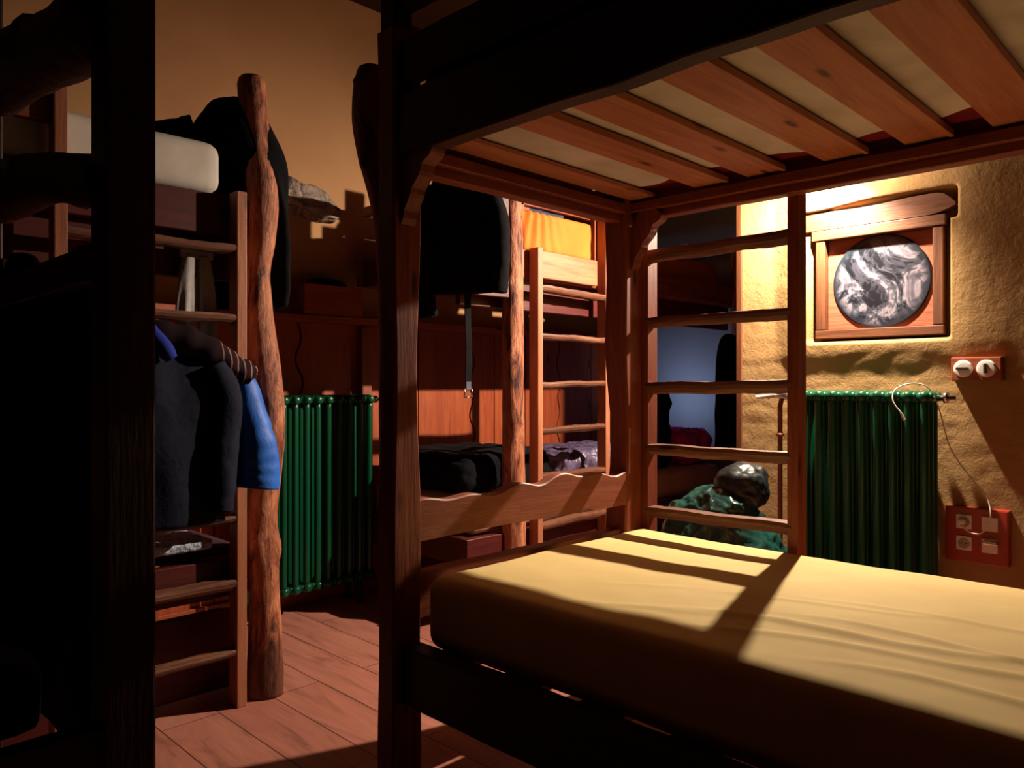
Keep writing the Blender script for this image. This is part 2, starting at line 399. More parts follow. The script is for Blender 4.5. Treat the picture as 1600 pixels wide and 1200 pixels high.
# sockets
t = thing('socket_plate', (3.49, .83, .49), 'large dark red plate with four white socket modules low on the wall', 'socket')
b = BM(); box(b, 3.472, 3.54, .722, .945, .385, .605, .006); obj('plate', b, plain('red_plate', (150, 46, 30), .35), t)
for k, (y, z) in enumerate(((.875, .548), (.785, .548), (.875, .462), (.785, .462))):
    b = BM(); box(b, 3.464, 3.473, y-.028, y+.028, z-.028, z+.028, .003); s = obj('socket_module', b, white, t)
    if k in (0, 2):
        b = BM(); tube(b, [(3.466, y, z), (3.4625, y, z)], [.021, .021], 24); obj('socket_ring', b, plain('socket_grey', (150, 140, 132), .4), s)
        for dy in (-.008, .008):
            b = BM(); tube(b, [(3.464, y+dy, z), (3.4615, y+dy, z)], .0026, 10); obj('pin_hole', b, plain('hole_black', (12, 8, 8), .6), s)
    if k == 0:
        b = BM(); box(b, 3.430, 3.464, y-.012, y+.014, z-.009, z+.009, .004); obj('plug', b, white, s)
    if k == 3:
        b = BM(); box(b, 3.436, 3.464, y-.030, y+.020, z+.010, z+.024, .004); obj('flap', b, chrome, s)
# white charging cable from the socket to the radiator top
cp = smooth_path([(3.432, .875, .54), (3.42, .84, .515), (3.42, .80, .52), (3.42, .772, .58), (3.44, .79, .66), (3.455, .85, .73), (3.455, .92, .84), (3.44, .95, .97), (3.40, .965, 1.05), (3.36, .99, 1.095), (3.32, 1.04, 1.10), (3.28, 1.075, 1.075), (3.262, 1.075, 1.03), (3.262, 1.045, .985)], 90)
t = tag(obj('charging_cable', tube(BM(), cp, .0026, 8), white, smooth=True, loc=(3.45, .9, .55)), 'thin white charging cable looping from the red socket plate over the radiator top', 'cable')
b = BM(); e = Vector(cp[-1]); tube(b, [e, e+Vector((0, -.012, -.028))], .005, 10); obj('connector', b, white, t)

# ------------------------------------------------------------ radiators
M_green = plain('green_enamel', (6, 72, 45), .3, 0, .4)
def rad_section(along):
    """one cast column section centred at 0 along its run, local coords: run axis, depth axis, z"""
    b = BM(); zt, zb = 1.0, .10; R = .0165; dep = (-.055, 0, .055)
    def P(a, d, z): return (a, d, z) if along == 'x' else (d, a, z)
    for d in dep: tube(b, [P(0, d, zb+.02), P(0, d, zb+.06), P(0, d, zt-.06), P(0, d, zt-.02)], [R*.9, R, R, R*.9], 12)
    for z in (zt-.022, zb+.022):
        tube(b, [P(0, -.083, z), P(0, -.078, z), P(0, -.05, z), P(0, .05, z), P(0, .078, z), P(0, .083, z)], [.010, .018, .0235, .0235, .018, .010], 12)
        tube(b, [P(-.0298, -.045, z), P(-.02, -.045, z), P(.02, -.045, z), P(.0298, -.045, z)], [.016, .0175, .0175, .016], 12)
        tube(b, [P(-.0298, .045, z), P(-.02, .045, z), P(.02, .045, z), P(.0298, .045, z)], [.016, .0175, .0175, .016], 12)
    me = bpy.data.meshes.new('section'); bmesh.ops.recalc_face_normals(b, faces=b.faces); b.to_mesh(me); b.free(); me.materials.append(M_green)
    for p in me.polygons: p.use_smooth = True
    return me
def radiator(loc, along, n, label, zt, valve_hi, thermo):
    t = thing('radiator', loc, label, 'radiator'); me = rad_section(along)
    for i in range(n):
        o = bpy.data.objects.new('section', me); C.objects.link(o); o.parent = t; a = i*.06
        o.location = (a, 0, 0) if along == 'x' else (0, a, 0); o.scale = (1, 1, zt)
    for i in (1, n-2):
        a = i*.06; b = BM(); x, y = (loc[0]+a, loc[1]) if along == 'x' else (loc[0], loc[1]+a)
        b.free()
        for d in (-.055, .055):
            q = (x, y+d) if along == 'x' else (x+d, y); b = BM()
            tube(b, [(q[0], q[1], 0), (q[0], q[1], .02), (q[0], q[1], .13)], [.02, .013, .013], 10)
            obj('foot', b, M_green, t, True)
    return t
L = radiator((1.62, 3.33, 0), 'x', 12, 'dark green column radiator under the shelf on the panelled back wall', 1.045, 1, 0)
b = BM(); tube(b, [(2.31, 3.33, 1.02), (2.335, 3.33, 1.02), (2.34, 3.33, 1.02), (2.36, 3.33, 1.02), (2.362, 3.33, 1.02), (2.39, 3.33, 1.02)], [.012, .012, .019, .019, .009, .009], 14); obj('bleed_valve', b, chrome, L, True)
R = radiator((3.37, .975, 0), 'y', 9, 'dark green column radiator against the yellow wall beneath the round picture', 1.072, 1, 1)
b = BM(); tube(b, [(3.37, .945, 1.045), (3.37, .925, 1.045), (3.37, .92, 1.045), (3.37, .905, 1.045), (3.37, .903, 1.045), (3.37, .88, 1.045)], [.012, .012, .022, .022, .009, .009], 14); obj('bleed_valve', b, chrome, R, True)
pt = thing('thermostat_valve', (3.37, 1.60, 0), 'copper riser pipe with a white radiator knob beside the green rain-covered pack', 'radiator valve')
b = BM(); tube(b, [(3.37, 1.60, 0), (3.37, 1.60, 1.0), (3.37, 1.59, 1.04)], .011, 12); tube(b, [(3.37, 1.60, .86), (3.37, 1.60, .868), (3.37, 1.60, .876)], [.012, .021, .012], 14); obj('riser_pipe', b, plain('copper_paint', (120, 60, 44), .35, .3), pt, True)
b = BM(); tube(b, [(3.37, 1.515, 1.045), (3.37, 1.57, 1.045), (3.365, 1.61, 1.05), (3.355, 1.63, 1.052)], [.012, .017, .016, .013], 14); obj('valve_body', b, chrome, pt, True)
b = BM(); tube(b, [(3.352, 1.632, 1.052), (3.347, 1.645, 1.052), (3.33, 1.685, 1.052), (3.325, 1.605, 1.052)], [.016, .024, .022, .014], 18); obj('knob', b, white, pt, True)

# ------------------------------------------------------------ wall lamp behind the upper bunk
t = thing('wall_lamp', (3.49, 1.345, 2.14), 'small wall lamp shining down beside the bunk, above the round picture', 'lamp')
b = BM(); tube(b, [(3.50, 1.345, 2.17), (3.478, 1.345, 2.17)], [.05, .045], 24); obj('base_plate', b, plain('brass', (150, 110, 60), .35, .9), t, True)
b = BM(); tube(b, smooth_path([(3.48, 1.345, 2.17), (3.40, 1.345, 2.17), (3.32, 1.345, 2.14), (3.32, 1.345, 2.095)], 16), .008, 10); obj('arm', b, plain('brass', (150, 110, 60), .35, .9), t, True)
b = BM(); tube(b, [(3.32, 1.345, 2.095), (3.32, 1.345, 2.08), (3.32, 1.345, 2.072), (3.32, 1.345, 2.068)], [.012, .016, .014, .008], 16); obj('bulb', b, plain('bulb_glow', (255, 230, 180), .3, 0, .3, (255, 214, 150), 12), t, True)

# ------------------------------------------------------------ bunk beds
def rails_rungs(t, along, c, a0, a1, th, dep, tops, zs, seed, tone='rail', base_z=0.0):
    """ladder with uprights at a0,a1 (start coordinates) ; c = near face coordinate across"""
    for a, top in ((a0, tops[0]), (a1, tops[1])):
        b = BM()
        if along == 'x': box(b, a, a+th, c, c+dep, base_z, top, .003)
        else: box(b, c, c+dep, a, a+th, base_z, top, .003)
        obj('ladder_upright', b, wood('z', tone), t)
    rnd = random.Random(seed)
    for k, z in enumerate(zs):
        dz = rnd.uniform(-.008, .008); dz2 = rnd.uniform(-.008, .008); b = BM(); cc = c+dep*.45
        if along == 'x': rung(b, (a0+th-.012, cc, z+dz), (a1+.012, cc, z+dz2), rnd.uniform(.042, .054), .052, seed+k)
        else: rung(b, (cc, a0+th-.012, z+dz), (cc, a1+.012, z+dz2), rnd.uniform(.050, .062), .058, seed+k)
        obj('rung', b, wood(along, 'rung'), t)
RZ = [.19, .42, .65, .88, 1.10, 1.33, 1.56]

# ---- bunk A: the big one in front
A = thing('bunk_bed', (1.75, .6, 0), 'large dark timber bunk bed in the foreground whose slats show above the yellow mattress', 'bunk bed')
b = BM(); log(b, [(1.232, 1.645, 0, .052), (1.236, 1.645, .5, .050), (1.234, 1.645, 1.0, .050), (1.232, 1.645, 1.5, .052), (1.23, 1.64, 2.0, .045)], 3, rough=.02, knots=2)
b.free(); b = BM()
P = [(1.0, 0), (1.01, .3), (.98, .6), (1.0, 1.0), (1.02, 1.4), (1.0, 1.75), (1.0, 2.02)]
rings = []
for i in range(40):
    z = 2.02*i/39; w = .006*math.sin(z*4.1)+.004*math.sin(z*9+1); x0, x1, y0, y1 = 1.19-.5*w, 1.277+w, 1.60, 1.668+w; e = .006
    rings.append([(x0+e, y0, z), (x1-e, y0, z), (x1, y0+e, z), (x1, y1-e, z), (x1-e, y1, z), (x0+e, y1, z), (x0, y1-e, z), (x0, y0+e, z)])
loft(b, rings); obj('corner_post', b, wood('z', 'pine'), A)
b = BM(); box(b, 1.19, 1.25, 1.60, 1.66, 2.02, 2.75, .004); obj('post_extension', b, wood('z', 'dark'), A)
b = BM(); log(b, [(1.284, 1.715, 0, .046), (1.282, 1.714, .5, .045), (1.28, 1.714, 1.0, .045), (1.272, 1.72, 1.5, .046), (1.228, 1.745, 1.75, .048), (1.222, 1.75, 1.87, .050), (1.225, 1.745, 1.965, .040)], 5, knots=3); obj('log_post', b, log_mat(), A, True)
b = BM(); rings = []
for i in range(40):
    z = 2.75*i/39; w = .006*math.sin(z*5.3)+.004*math.sin(z*11+1); x0, x1, y0, y1 = 2.19-w, 2.28, 1.60, 1.69+w; e = .006
    rings.append([(x0+e, y0, z), (x1-e, y0, z), (x1, y0+e, z), (x1, y1-e, z), (x1-e, y1, z), (x0+e, y1, z), (x0, y1-e, z), (x0, y0+e, z)])
loft(b, rings); obj('corner_post', b, wood('z', 'pine'), A)
for x in (1.19, 2.19):
    b = BM(); box(b, x, x+.087, -.62, -.53, 0, 2.75, .006); obj('corner_post', b, wood('z', 'pine'), A)
def yb(name, x, w, z0, z1, y0=-.53, y1=1.605, tone='pine', wav=.003, wb=.003, seed=1, par=None):
    b = BM(); plank(b, (x, y0, (z0+z1)/2), (x, y1, (z0+z1)/2), w, z1-z0, 'y', wav, wb, seed, 50); return obj(name, b, wood('y', tone), par or A)
def xb(name, y, w, z0, z1, x0, x1, tone='pine', wav=.003, wb=.003, seed=1, par=None, n=40):
    b = BM(); plank(b, (x0, y, (z0+z1)/2), (x1, y, (z0+z1)/2), w, z1-z0, 'x', wav, wb, seed, n); return obj(name, b, wood('x', tone), par or A)
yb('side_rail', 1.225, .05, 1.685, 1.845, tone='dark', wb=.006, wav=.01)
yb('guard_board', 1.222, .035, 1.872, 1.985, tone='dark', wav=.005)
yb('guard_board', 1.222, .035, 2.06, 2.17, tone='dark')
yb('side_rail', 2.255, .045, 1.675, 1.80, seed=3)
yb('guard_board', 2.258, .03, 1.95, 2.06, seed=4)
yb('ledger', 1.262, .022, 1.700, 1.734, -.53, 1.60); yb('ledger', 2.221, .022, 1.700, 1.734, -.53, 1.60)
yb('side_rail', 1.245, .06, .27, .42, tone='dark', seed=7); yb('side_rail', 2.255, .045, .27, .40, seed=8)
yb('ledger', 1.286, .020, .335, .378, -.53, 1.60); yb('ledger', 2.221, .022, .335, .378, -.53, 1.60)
for y in (1.645, -.575):
    xb('end_rail', y, .045, 1.668, 1.80, 1.27, 2.20, seed=y); xb('guard_board', y, .03, 1.97, 2.06, 1.24, 2.20, seed=y+1)
    xb('end_rail', y, .045, .47, .592, 1.27, 2.20, seed=y+3)
xb('ledger', 1.611, .022, 1.695, 1.728, 1.275, 2.19)
# wavy live-edge board at the foot end
b = BM(); rings = []
for i in range(71):
    x = 1.262+(2.205-1.262)*i/70; k = i/70
    up = .785+.006*math.sin(k*19)+.007*math.sin(k*31+1)+.02*math.exp(-((k-.62)/.1)**2)+.012*k
    rings.append([(x, 1.603, .682+.004*math.sin(k*5)), (x, 1.640, .682+.004*math.sin(k*5)), (x, 1.640, up), (x, 1.607, up), (x, 1.603, up-.004)])
loft(b, rings); obj('live_edge_board', b, wood('x', 'live'), A)
# upper slats (each is a board with a thin batten along one edge) and lower slats
ys = [1.552, 1.285, 1.098, .858, .643, .435, .22, .0, -.22, -.44]
for i, y in enumerate(ys):
    w = (.095, .118, .122, .122, .115, .12, .12, .12, .12, .12)[i]
    b = BM(); box(b, 1.258, 2.228, y-w/2, y+w/2, 1.744, 1.757, .002)
    if i: box(b, 1.262, 2.210, y-w/2-.006, y-w/2+.006, 1.738, 1.7565, .002)
    obj('slat', b, wood('x', 'slat'), A)
for i in range(9):
    y = 1.50-.235*i; b = BM(); box(b, 1.277, 2.228, y-.06, y+.06, .380, .398, .002); obj('slat', b, wood('x', 'pine'), A)
def brace(x, y, z, sx, w):
    """curved corner brace from the post down-left to the rail, in a y-z plane"""
    b = BM(); rings = []
    for i in range(25):
        k = i/24; ang = k*math.pi/2
        # concave arc between post (z low) and rail (y out)
        yy = y-.125*k**1.25-.004*math.sin(k*22); zz = z-.175*(1-k)**1.15+.004*math.sin(k*18+1)
        py = y-.0*k; rings.append([(x-w/2, yy-.006, zz), (x+w/2, yy-.006, zz), (x+w/2, min(y+.002, yy+.05), zz+.055*1), (x-w/2, min(y+.002, yy+.05), zz+.055)])
    return loft(b, rings)
obj('brace', brace(1.232, 1.603, 1.685, 1, .045), wood('z', 'pine'), A)
obj('brace', brace(2.235, 1.603, 1.675, 1, .04), wood('z', 'pine'), A)
rails_rungs(A, 'y', 2.29, 1.03, 1.581, .035, .06, (1.95, 1.95), RZ, 21, 'pine')

# mattress on A with fitted yellow sheet
def mattress(name, x0, x1, y0, y1, z0, z1, mat, label, n=(60, 110, 12), r=.035, crown=.012, amp=.006, seed=0, fn=None, group=None):
    b = grid_box(x0, x1, y0, y1, z0, z1, n, r, crown); crumple(b, amp, 2.2, seed=seed, zmin=z0)
    if fn:
        for v in b.verts: v.co = fn(v.co)
    return tag(obj(name, b, mat, smooth=True, loc=((x0+x1)/2, (y0+y1)/2, z0)), label, 'mattress', group)
def creases(p):
    k = ss(.55, .62, p.z)
    d = 0
    for (cx, cy, L, a, hgt, wd) in ((1.55, .62, .34, -1.35, .007, .014), (1.50, .50, .36, -1.30, .006, .012), (1.62, .40, .30, -1.5, .006, .012), (1.72, .72, .22, -1.2, .004, .010), (1.45, .98, .16, -1.1, .0035, .012), (1.60, 1.10, .12, -1.0, .002, .012), (1.80, .45, .3, -1.4, .004, .012), (1.42, .30, .28, -1.4, .006, .012)):
        ca, sa = math.cos(a), math.sin(a); dx, dy = p.x-cx, p.y-cy
        s = dx*ca+dy*sa; q = -dx*sa+dy*ca+.02*math.sin(s*9)
        d += hgt*math.exp(-(s/L)**4)*math.exp(-(q/wd)**2)
    p.z += d*k; return p
M_yel = fabric('yellow_sheet', (212, 184, 122), (204, 175, 114), .8, 3, .12)
mattress('mattress', 1.284, 2.268, -.51, 1.597, .4, .592, M_yel, 'yellow-sheeted mattress on the lower level of the large foreground bunk', fn=creases, n=(110, 220, 12), r=.042)
# upper mattress of A: crimson with white cover under it
M_crim = fabric('crimson_cloth', (126, 24, 40), None, .8, 6, .2)
mt = mattress('mattress', 1.262, 2.225, -.5, 1.59, 1.766, 1.93, M_crim, 'crimson mattress with a pale cover seen through the slats overhead', n=(30, 60, 6))
b = BM(); vs = []
for i in range(41):
    row = []
    for j in range(121):
        y = -.49+2.07*j/120; xm = 2.12+.025*math.sin(y*9)+.02*math.sin(y*23); xmin = 1.27
        if y > 1.32: xmin += 0
        x = xmin+(xm-xmin)*i/40; z = 1.7625+.0025*math.sin(x*60+y*7)*0-.0015*noise.noise(Vector((x*12, y*12, 0)))
        yy = y
        row.append((x, yy, z))
    vs.append(row)
v1 = [[b.verts.new(p) for p in r] for r in vs]; v2 = [[b.verts.new((p[0], p[1], p[2]+.003)) for p in r] for r in vs]
for i in range(40):
    for j in range(120):
        b.faces.new((v1[i][j], v1[i+1][j], v1[i+1][j+1], v1[i][j+1])); b.faces.new((v2[i][j], v2[i][j+1], v2[i+1][j+1], v2[i+1][j]))
obj('pale_cover', b, fabric('pale_cover', (220, 214, 210), (200, 192, 188), .85, 5, .6), mt, True)

# ---- bunks B and C share a pattern: front plane y=2.49, back wall
def wall_bunk(label, x0, x1, logs, ladder, tops, seed, lowz, logleft):
    t = thing('bunk_bed', ((x0+x1)/2, 2.95, 0), label, 'bunk bed')
    for k, ctrl in enumerate(logs):
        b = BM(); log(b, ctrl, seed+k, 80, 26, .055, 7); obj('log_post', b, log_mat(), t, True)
    for x in (x0+.02, x1-.08):
        b = BM(); box(b, x, x+.06, 3.396, 3.43, 0, 1.40, .004); obj('back_post', b, wood('z', 'pine'), t)
    def X(name, y, w, z0, z1, a=x0, c=x1, tone='pine', s=1, wv=.003): return xb(name, y, w, z0, z1, a, c, tone, wv, wv, seed+s, t)
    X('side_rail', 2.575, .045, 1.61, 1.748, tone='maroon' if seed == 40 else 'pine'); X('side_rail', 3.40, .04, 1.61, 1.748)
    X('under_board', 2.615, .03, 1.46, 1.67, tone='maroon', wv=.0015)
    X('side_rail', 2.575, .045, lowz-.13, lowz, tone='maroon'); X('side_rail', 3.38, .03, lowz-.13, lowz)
    for x in (x0+.03, x1-.03):
        for z0, z1, w in ((1.61, 1.748, .04), (lowz-.12, lowz, .04)):
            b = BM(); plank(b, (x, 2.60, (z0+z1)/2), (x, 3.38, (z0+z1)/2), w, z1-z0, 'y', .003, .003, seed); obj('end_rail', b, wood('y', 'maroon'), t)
        b = BM(); plank(b, (x, 2.60, 2.00), (x, 3.38, 2.00), .03, .05, 'y', .003, .003, seed); obj('end_guard', b, wood('y', 'pine'), t)
    n = int((x1-x0-.1)/.21)
    for i in range(n):
        x = x0+.10+.21*i
        b = BM(); box(b, x, x+.11, 2.60, 3.38, 1.722, 1.742, .002); obj('slat', b, wood('y', 'slat'), t)
        b = BM(); box(b, x, x+.11, 2.60, 3.36, lowz-.03, lowz-.012, .002); obj('slat', b, wood('y', 'slat'), t)
    rails_rungs(t, 'x', 2.49, ladder[0], ladder[1], .035, .06, tops, RZ, seed+31)
    return t, X
def offs(x, y, s, z, r): return (x+.7027*s, y-.7115*s, z, r)
B, XB = wall_bunk('bunk bed at left with a knotty log post and clothes on its ladder', -.75, 1.30,
    [[offs(1.322, 2.545, s, z, r) for s, z, r in ((.002, 0, .066), (.006, .12, .062), (.004, .3, .054), (-.004, .5, .053), (-.006, .65, .052), (.008, .8, .054), (.018, .95, .056), (.010, 1.1, .055), (-.008, 1.25, .052), (-.018, 1.37, .047), (-.022, 1.5, .043), (-.010, 1.62, .048), (-.004, 1.76, .052), (-.024, 1.95, .050), (-.040, 2.1, .050), (-.044, 2.19, .049))]],
    (.647, 1.197), (2.03, 1.756), 40, .50, False)
Cb, XC = wall_bunk('bunk bed in the far corner with a straight log post, orange upper mattress and ladder', 2.30, 4.70,
    [[(2.59, 2.545, 0, .06), (2.59, 2.545, .5, .056), (2.585, 2.545, 1, .052), (2.582, 2.545, 1.5, .050), (2.577, 2.545, 1.8, .050), (2.575, 2.545, 2.00, .046)], [(4.66, 2.50, 0, .05), (4.66, 2.5, 1, .048), (4.66, 2.5, 2.0, .045)]],
    (2.70, 3.226), (1.756, 2.03), 60, .40, True)
XB('toe_board', 2.66, .03, .02, .30, s=5, tone='maroon'); XC('toe_board', 2.66, .03, .02, .22, s=6, tone='dark')
XB('guard_board', 2.53, .03, 1.86, 1.95, -.75, .647, s=7)
XC('added_shade_board', 2.535, .03, 1.50, 1.995, 2.31, 2.530, 'maroon', 12)  # board added to block lamp light to the back wall and darken this bay
XC('front_board', 2.535, .03, 1.615, 1.748, 2.737, 3.19, 'rail', 8)
XC('front_board', 2.535, .03, 1.615, 1.745, 3.70, 4.62, 'pine', 9)
XC('guard_rail', 2.60, .028, 1.93, 1.974, 2.64, 2.704, 'pine', 14)  # unseen filler piece, added to stop lamp light leaking onto the back wall
XC('guard_rail', 2.60, .028, 1.975, 2.03, 2.70, 3.60, 'pine', 9)
b = BM(); box(b, 2.705, 2.772, 2.615, 2.64, 1.90, 2.10, .003); obj('guard_upright', b, wood('z', 'pine'), Cb)
b = BM(); box(b, 3.215, 3.30, 2.555, 2.59, 1.7482, 1.99, .003); obj('guard_upright', b, wood('z', 'pine'), Cb)

M_white = fabric('white_sheet', (214, 204, 196), (196, 186, 178), .85, 5, .25)
M_or = fabric('orange_sheet', (196, 112, 44), (182, 98, 34), .8, 3, .25)
mattress('mattress', -.72, 1.18, 2.56, 3.38, 1.75, 1.925, M_white, 'white-sheeted mattress on the upper level of the bunk at left', n=(70, 30, 8), r=.045)
mattress('mattress', -.72, 1.27, 2.61, 3.35, .495, .53, fabric('dark_mattress', (70, 44, 52)), 'thin dark mattress on the lower level of the bunk at left', n=(50, 20, 4), r=.015, crown=0, amp=.001)
mattress('mattress', 2.36, 4.60, 2.615, 3.36, 1.752, 1.90, M_or, 'orange-sheeted mattress on the upper level of the far corner bunk', n=(60, 30, 8))
mattress('mattress', 2.36, 4.60, 2.60, 3.35, .405, .575, fabric('beige_sheet', (190, 150, 130), (176, 134, 116), .85, 5, .2), 'beige-sheeted mattress on the lower level of the far corner bunk', n=(60, 24, 8))
# orange cover hanging down the front of upper C mattress, gathered at its left
b = grid_box(2.655, 3.19, 2.553, 2.65, 1.7495, 1.945, (70, 8, 24), .02, 0)
for v in b.verts:
    k = ss(3.05, 2.7, v.co.x)
    v.co.y += .010*math.sin((v.co.x*75+(v.co.z-1.75)*30*math.sin(v.co.x*9)))*k-.004*noise.noise(Vector((v.co.x*9, 0, v.co.z*16)))
tag(obj('bed_cover', b, M_or, smooth=True, loc=(2.9, 2.6, 1.75)), 'folded orange cover hanging creased at the ladder edge of the far upper bunk', 'bed cover')
b = grid_box(2.66, 3.05, 2.62, 2.85, 1.948, 2.0, (30, 20, 6), .024); crumple(b, .01, 14, zmin=1.947)
tag(obj('folded_clothing', b, fabric('slate_cloth', (60, 64, 84)), smooth=True, loc=(2.85, 2.74, 1.948)), 'dark slate clothing folded on top of the orange cover', 'clothing')

# ---- bunk D: almost black, at the left edge
D = thing('bunk_bed', (-.4, 1.9, 0), 'nearest dark bunk bed at the left edge, seen as a black post and beams', 'bunk bed')
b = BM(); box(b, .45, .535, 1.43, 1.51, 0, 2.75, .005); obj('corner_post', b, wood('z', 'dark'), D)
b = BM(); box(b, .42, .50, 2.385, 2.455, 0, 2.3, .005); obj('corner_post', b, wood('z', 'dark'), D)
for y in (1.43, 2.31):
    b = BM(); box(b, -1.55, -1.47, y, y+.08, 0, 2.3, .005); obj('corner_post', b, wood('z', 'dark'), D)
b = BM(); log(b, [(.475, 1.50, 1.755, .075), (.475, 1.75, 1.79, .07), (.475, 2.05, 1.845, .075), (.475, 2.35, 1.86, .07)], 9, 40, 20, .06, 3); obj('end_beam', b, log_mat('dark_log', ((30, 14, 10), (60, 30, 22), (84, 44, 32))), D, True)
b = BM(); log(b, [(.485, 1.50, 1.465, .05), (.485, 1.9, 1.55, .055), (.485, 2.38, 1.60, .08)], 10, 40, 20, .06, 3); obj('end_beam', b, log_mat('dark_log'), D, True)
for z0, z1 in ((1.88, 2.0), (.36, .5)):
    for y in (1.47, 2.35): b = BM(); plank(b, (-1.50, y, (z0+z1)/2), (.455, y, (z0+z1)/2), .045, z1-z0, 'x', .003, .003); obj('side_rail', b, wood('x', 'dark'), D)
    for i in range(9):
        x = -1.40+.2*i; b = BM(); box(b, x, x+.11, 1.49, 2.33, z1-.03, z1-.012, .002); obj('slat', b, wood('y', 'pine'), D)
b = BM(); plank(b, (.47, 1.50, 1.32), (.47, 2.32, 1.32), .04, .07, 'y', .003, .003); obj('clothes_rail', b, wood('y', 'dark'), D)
mattress('mattress', -1.45, .38, 1.50, 2.31, .492, .63, fabric('navy_mattress', (30, 30, 44)), 'dark mattress on the lower level of the nearest bunk at the left edge', n=(40, 20, 6))

# ------------------------------------------------------------ clothes
M_black = fabric('black_cloth', (16, 14, 18), (10, 9, 12), .9, 12, .4, .1)
M_navy = fabric('navy_cloth', (26, 28, 46), (18, 20, 36), .85, 14, .5, .15)
M_blue = fabric('blue_shell', (36, 104, 206), (24, 82, 178), .55, 10, .5, .35)
def garment(name, label, body, t, nrm, mat, sleeves=(), collar=None, seed=0, folds=6, amp=.07, loc=None, cat='jacket'):
    T = thing(name, loc or body[-1][:3], label, cat)
    b = BM(); cloth_body(b, body, t, nrm, folds, amp, seed=seed); obj('body', b, mat, T, True)
    for s in sleeves:
        P = smooth_path(s, 44); b = BM(); tube(b, [p[:3] for p in P], [p[3]*(1+.012*math.sin(i*1.3)+.02*noise.noise(Vector((i*.35, seed, 0)))) for i, p in enumerate(P)], 26); crumple(b, .006, 11, (1, 1, .6), seed=seed); obj('sleeve', b, mat, T, True)
    if collar:
        b = BM(); tube(b, smooth_path(collar, 20), [.016]*20, 12); crumple(b, .004, 25); obj('collar', b, mat, T, True)
    return T
# black jacket on the end guard of bunk C
garment('jacket', 'black jacket hanging from the corner of the far bunk, under the foreground bunk',
        [(2.262, 2.545, 2.05, .05, .02), (2.262, 2.545, 2.02, .13, .03), (2.262, 2.545, 1.92, .165, .035), (2.262, 2.545, 1.75, .16, .035), (2.262, 2.545, 1.60, .15, .035), (2.262, 2.545, 1.50, .14, .035)],
        (.5, -.86, 0), (.86, .5, 0), M_black, [[(2.20, 2.66, 1.98, .04), (2.17, 2.70, 1.82, .045), (2.17, 2.70, 1.58, .045), (2.18, 2.68, 1.40, .042)], [(2.32, 2.44, 1.98, .04), (2.345, 2.40, 1.83, .045), (2.35, 2.39, 1.66, .042), (2.345, 2.40, 1.50, .04)]],
        [(2.22, 2.60, 2.03), (2.24, 2.57, 2.065), (2.28, 2.51, 2.065), (2.30, 2.48, 2.03)], 2)
# strap with buckle under it
t = thing('belt', (2.25, 2.49, 1.04), 'dark belt with a metal buckle hanging down before the orange wall panel', 'belt')
b = BM(); rings = []
for i in range(30):
    z = 1.53-.42*i/29; w = .017; yo = 2.49+.004*math.sin(z*14); rings.append([(2.25-w, yo-.002, z), (2.25+w, yo-.002, z), (2.25+w, yo+.002, z), (2.25-w, yo+.002, z)])
loft(b, rings); obj('strap', b, M_black, t)
b = BM(); rings = []
for i in range(8):
    z = 1.11-.035*i/7; w = .014; rings.append([(2.25-w, 2.486, z), (2.25+w, 2.486, z), (2.25+w, 2.494, z), (2.25-w, 2.494, z)])
loft(b, rings); obj('strap_end', b, fabric('grey_strap', (90, 84, 100), None, .5), t)
b = BM()
q = [(2.23, 2.49, 1.082), (2.227, 2.49, 1.042), (2.273, 2.49, 1.042), (2.27, 2.49, 1.082)]
for i in range(4): tube(b, [q[i], q[(i+1) % 4]], .003, 8)
obj('buckle', b, chrome, t, True)
# black coat over the head end of bunk B behind the log
garment('coat', 'black coat draped over the top of the knotty log post', [(1.28, 2.66, 2.13, .02, .02), (1.26, 2.66, 2.10, .09, .07), (1.26, 2.68, 2.0, .17, .10), (1.27, 2.70, 1.90, .22, .11), (1.315, 2.72, 1.75, .21, .07), (1.33, 2.72, 1.55, .20, .06), (1.33, 2.72, 1.38, .19, .05)],
        (-.45, .9, 0), (.9, .45, 0), M_black, [[(1.15, 2.72, 2.0, .05), (1.0, 2.80, 1.965, .045), (.85, 2.85, 1.965, .035)]], None, 5)
# jackets and shirt on the ladder of B
garment('jacket', 'dark navy jacket hanging from the ladder rung of the bunk at left',
        [(.93, 2.43, 1.24, .05, .02), (.93, 2.415, 1.20, .15, .035), (.93, 2.41, 1.10, .20, .05), (.94, 2.41, .95, .185, .055), (.95, 2.41, .80, .175, .05), (.95, 2.41, .66, .17, .045)],
        (1, 0, 0), (0, 1, 0), M_navy, [[(1.06, 2.38, 1.16, .045), (1.10, 2.37, 1.05, .05), (1.085, 2.37, .85, .05), (1.08, 2.37, .70, .045)], [(.80, 2.38, 1.16, .045), (.77, 2.37, 1.0, .05), (.77, 2.37, .8, .05)]], None, 3, 7, .06)
J = garment('jacket', 'bright blue padded jacket hanging beside the knotty log post', [(1.13, 2.44, 1.17, .02, .02), (1.14, 2.44, 1.12, .05, .035), (1.15, 2.445, 1.0, .065, .04), (1.155, 2.445, .85, .07, .04), (1.155, 2.445, .76, .07, .04)],
        (1, 0, 0), (0, 1, 0), M_blue, [[(1.165, 2.425, 1.15, .022), (1.18, 2.41, 1.09, .044), (1.195, 2.40, 1.0, .056), (1.212, 2.39, .90, .066), (1.222, 2.385, .82, .070), (1.215, 2.38, .755, .068)]], None, 7, 6, .10)
b = BM(); tube(b, [(1.225, 2.38, .768), (1.223, 2.38, .755)], [.05, .048], 18); obj('cuff_lining', b, fabric('olive_lining', (120, 110, 50)), J, True)
b = BM(); box(b, 1.143, 1.147, 2.353, 2.358, .955, 1.0, .001); b.free()
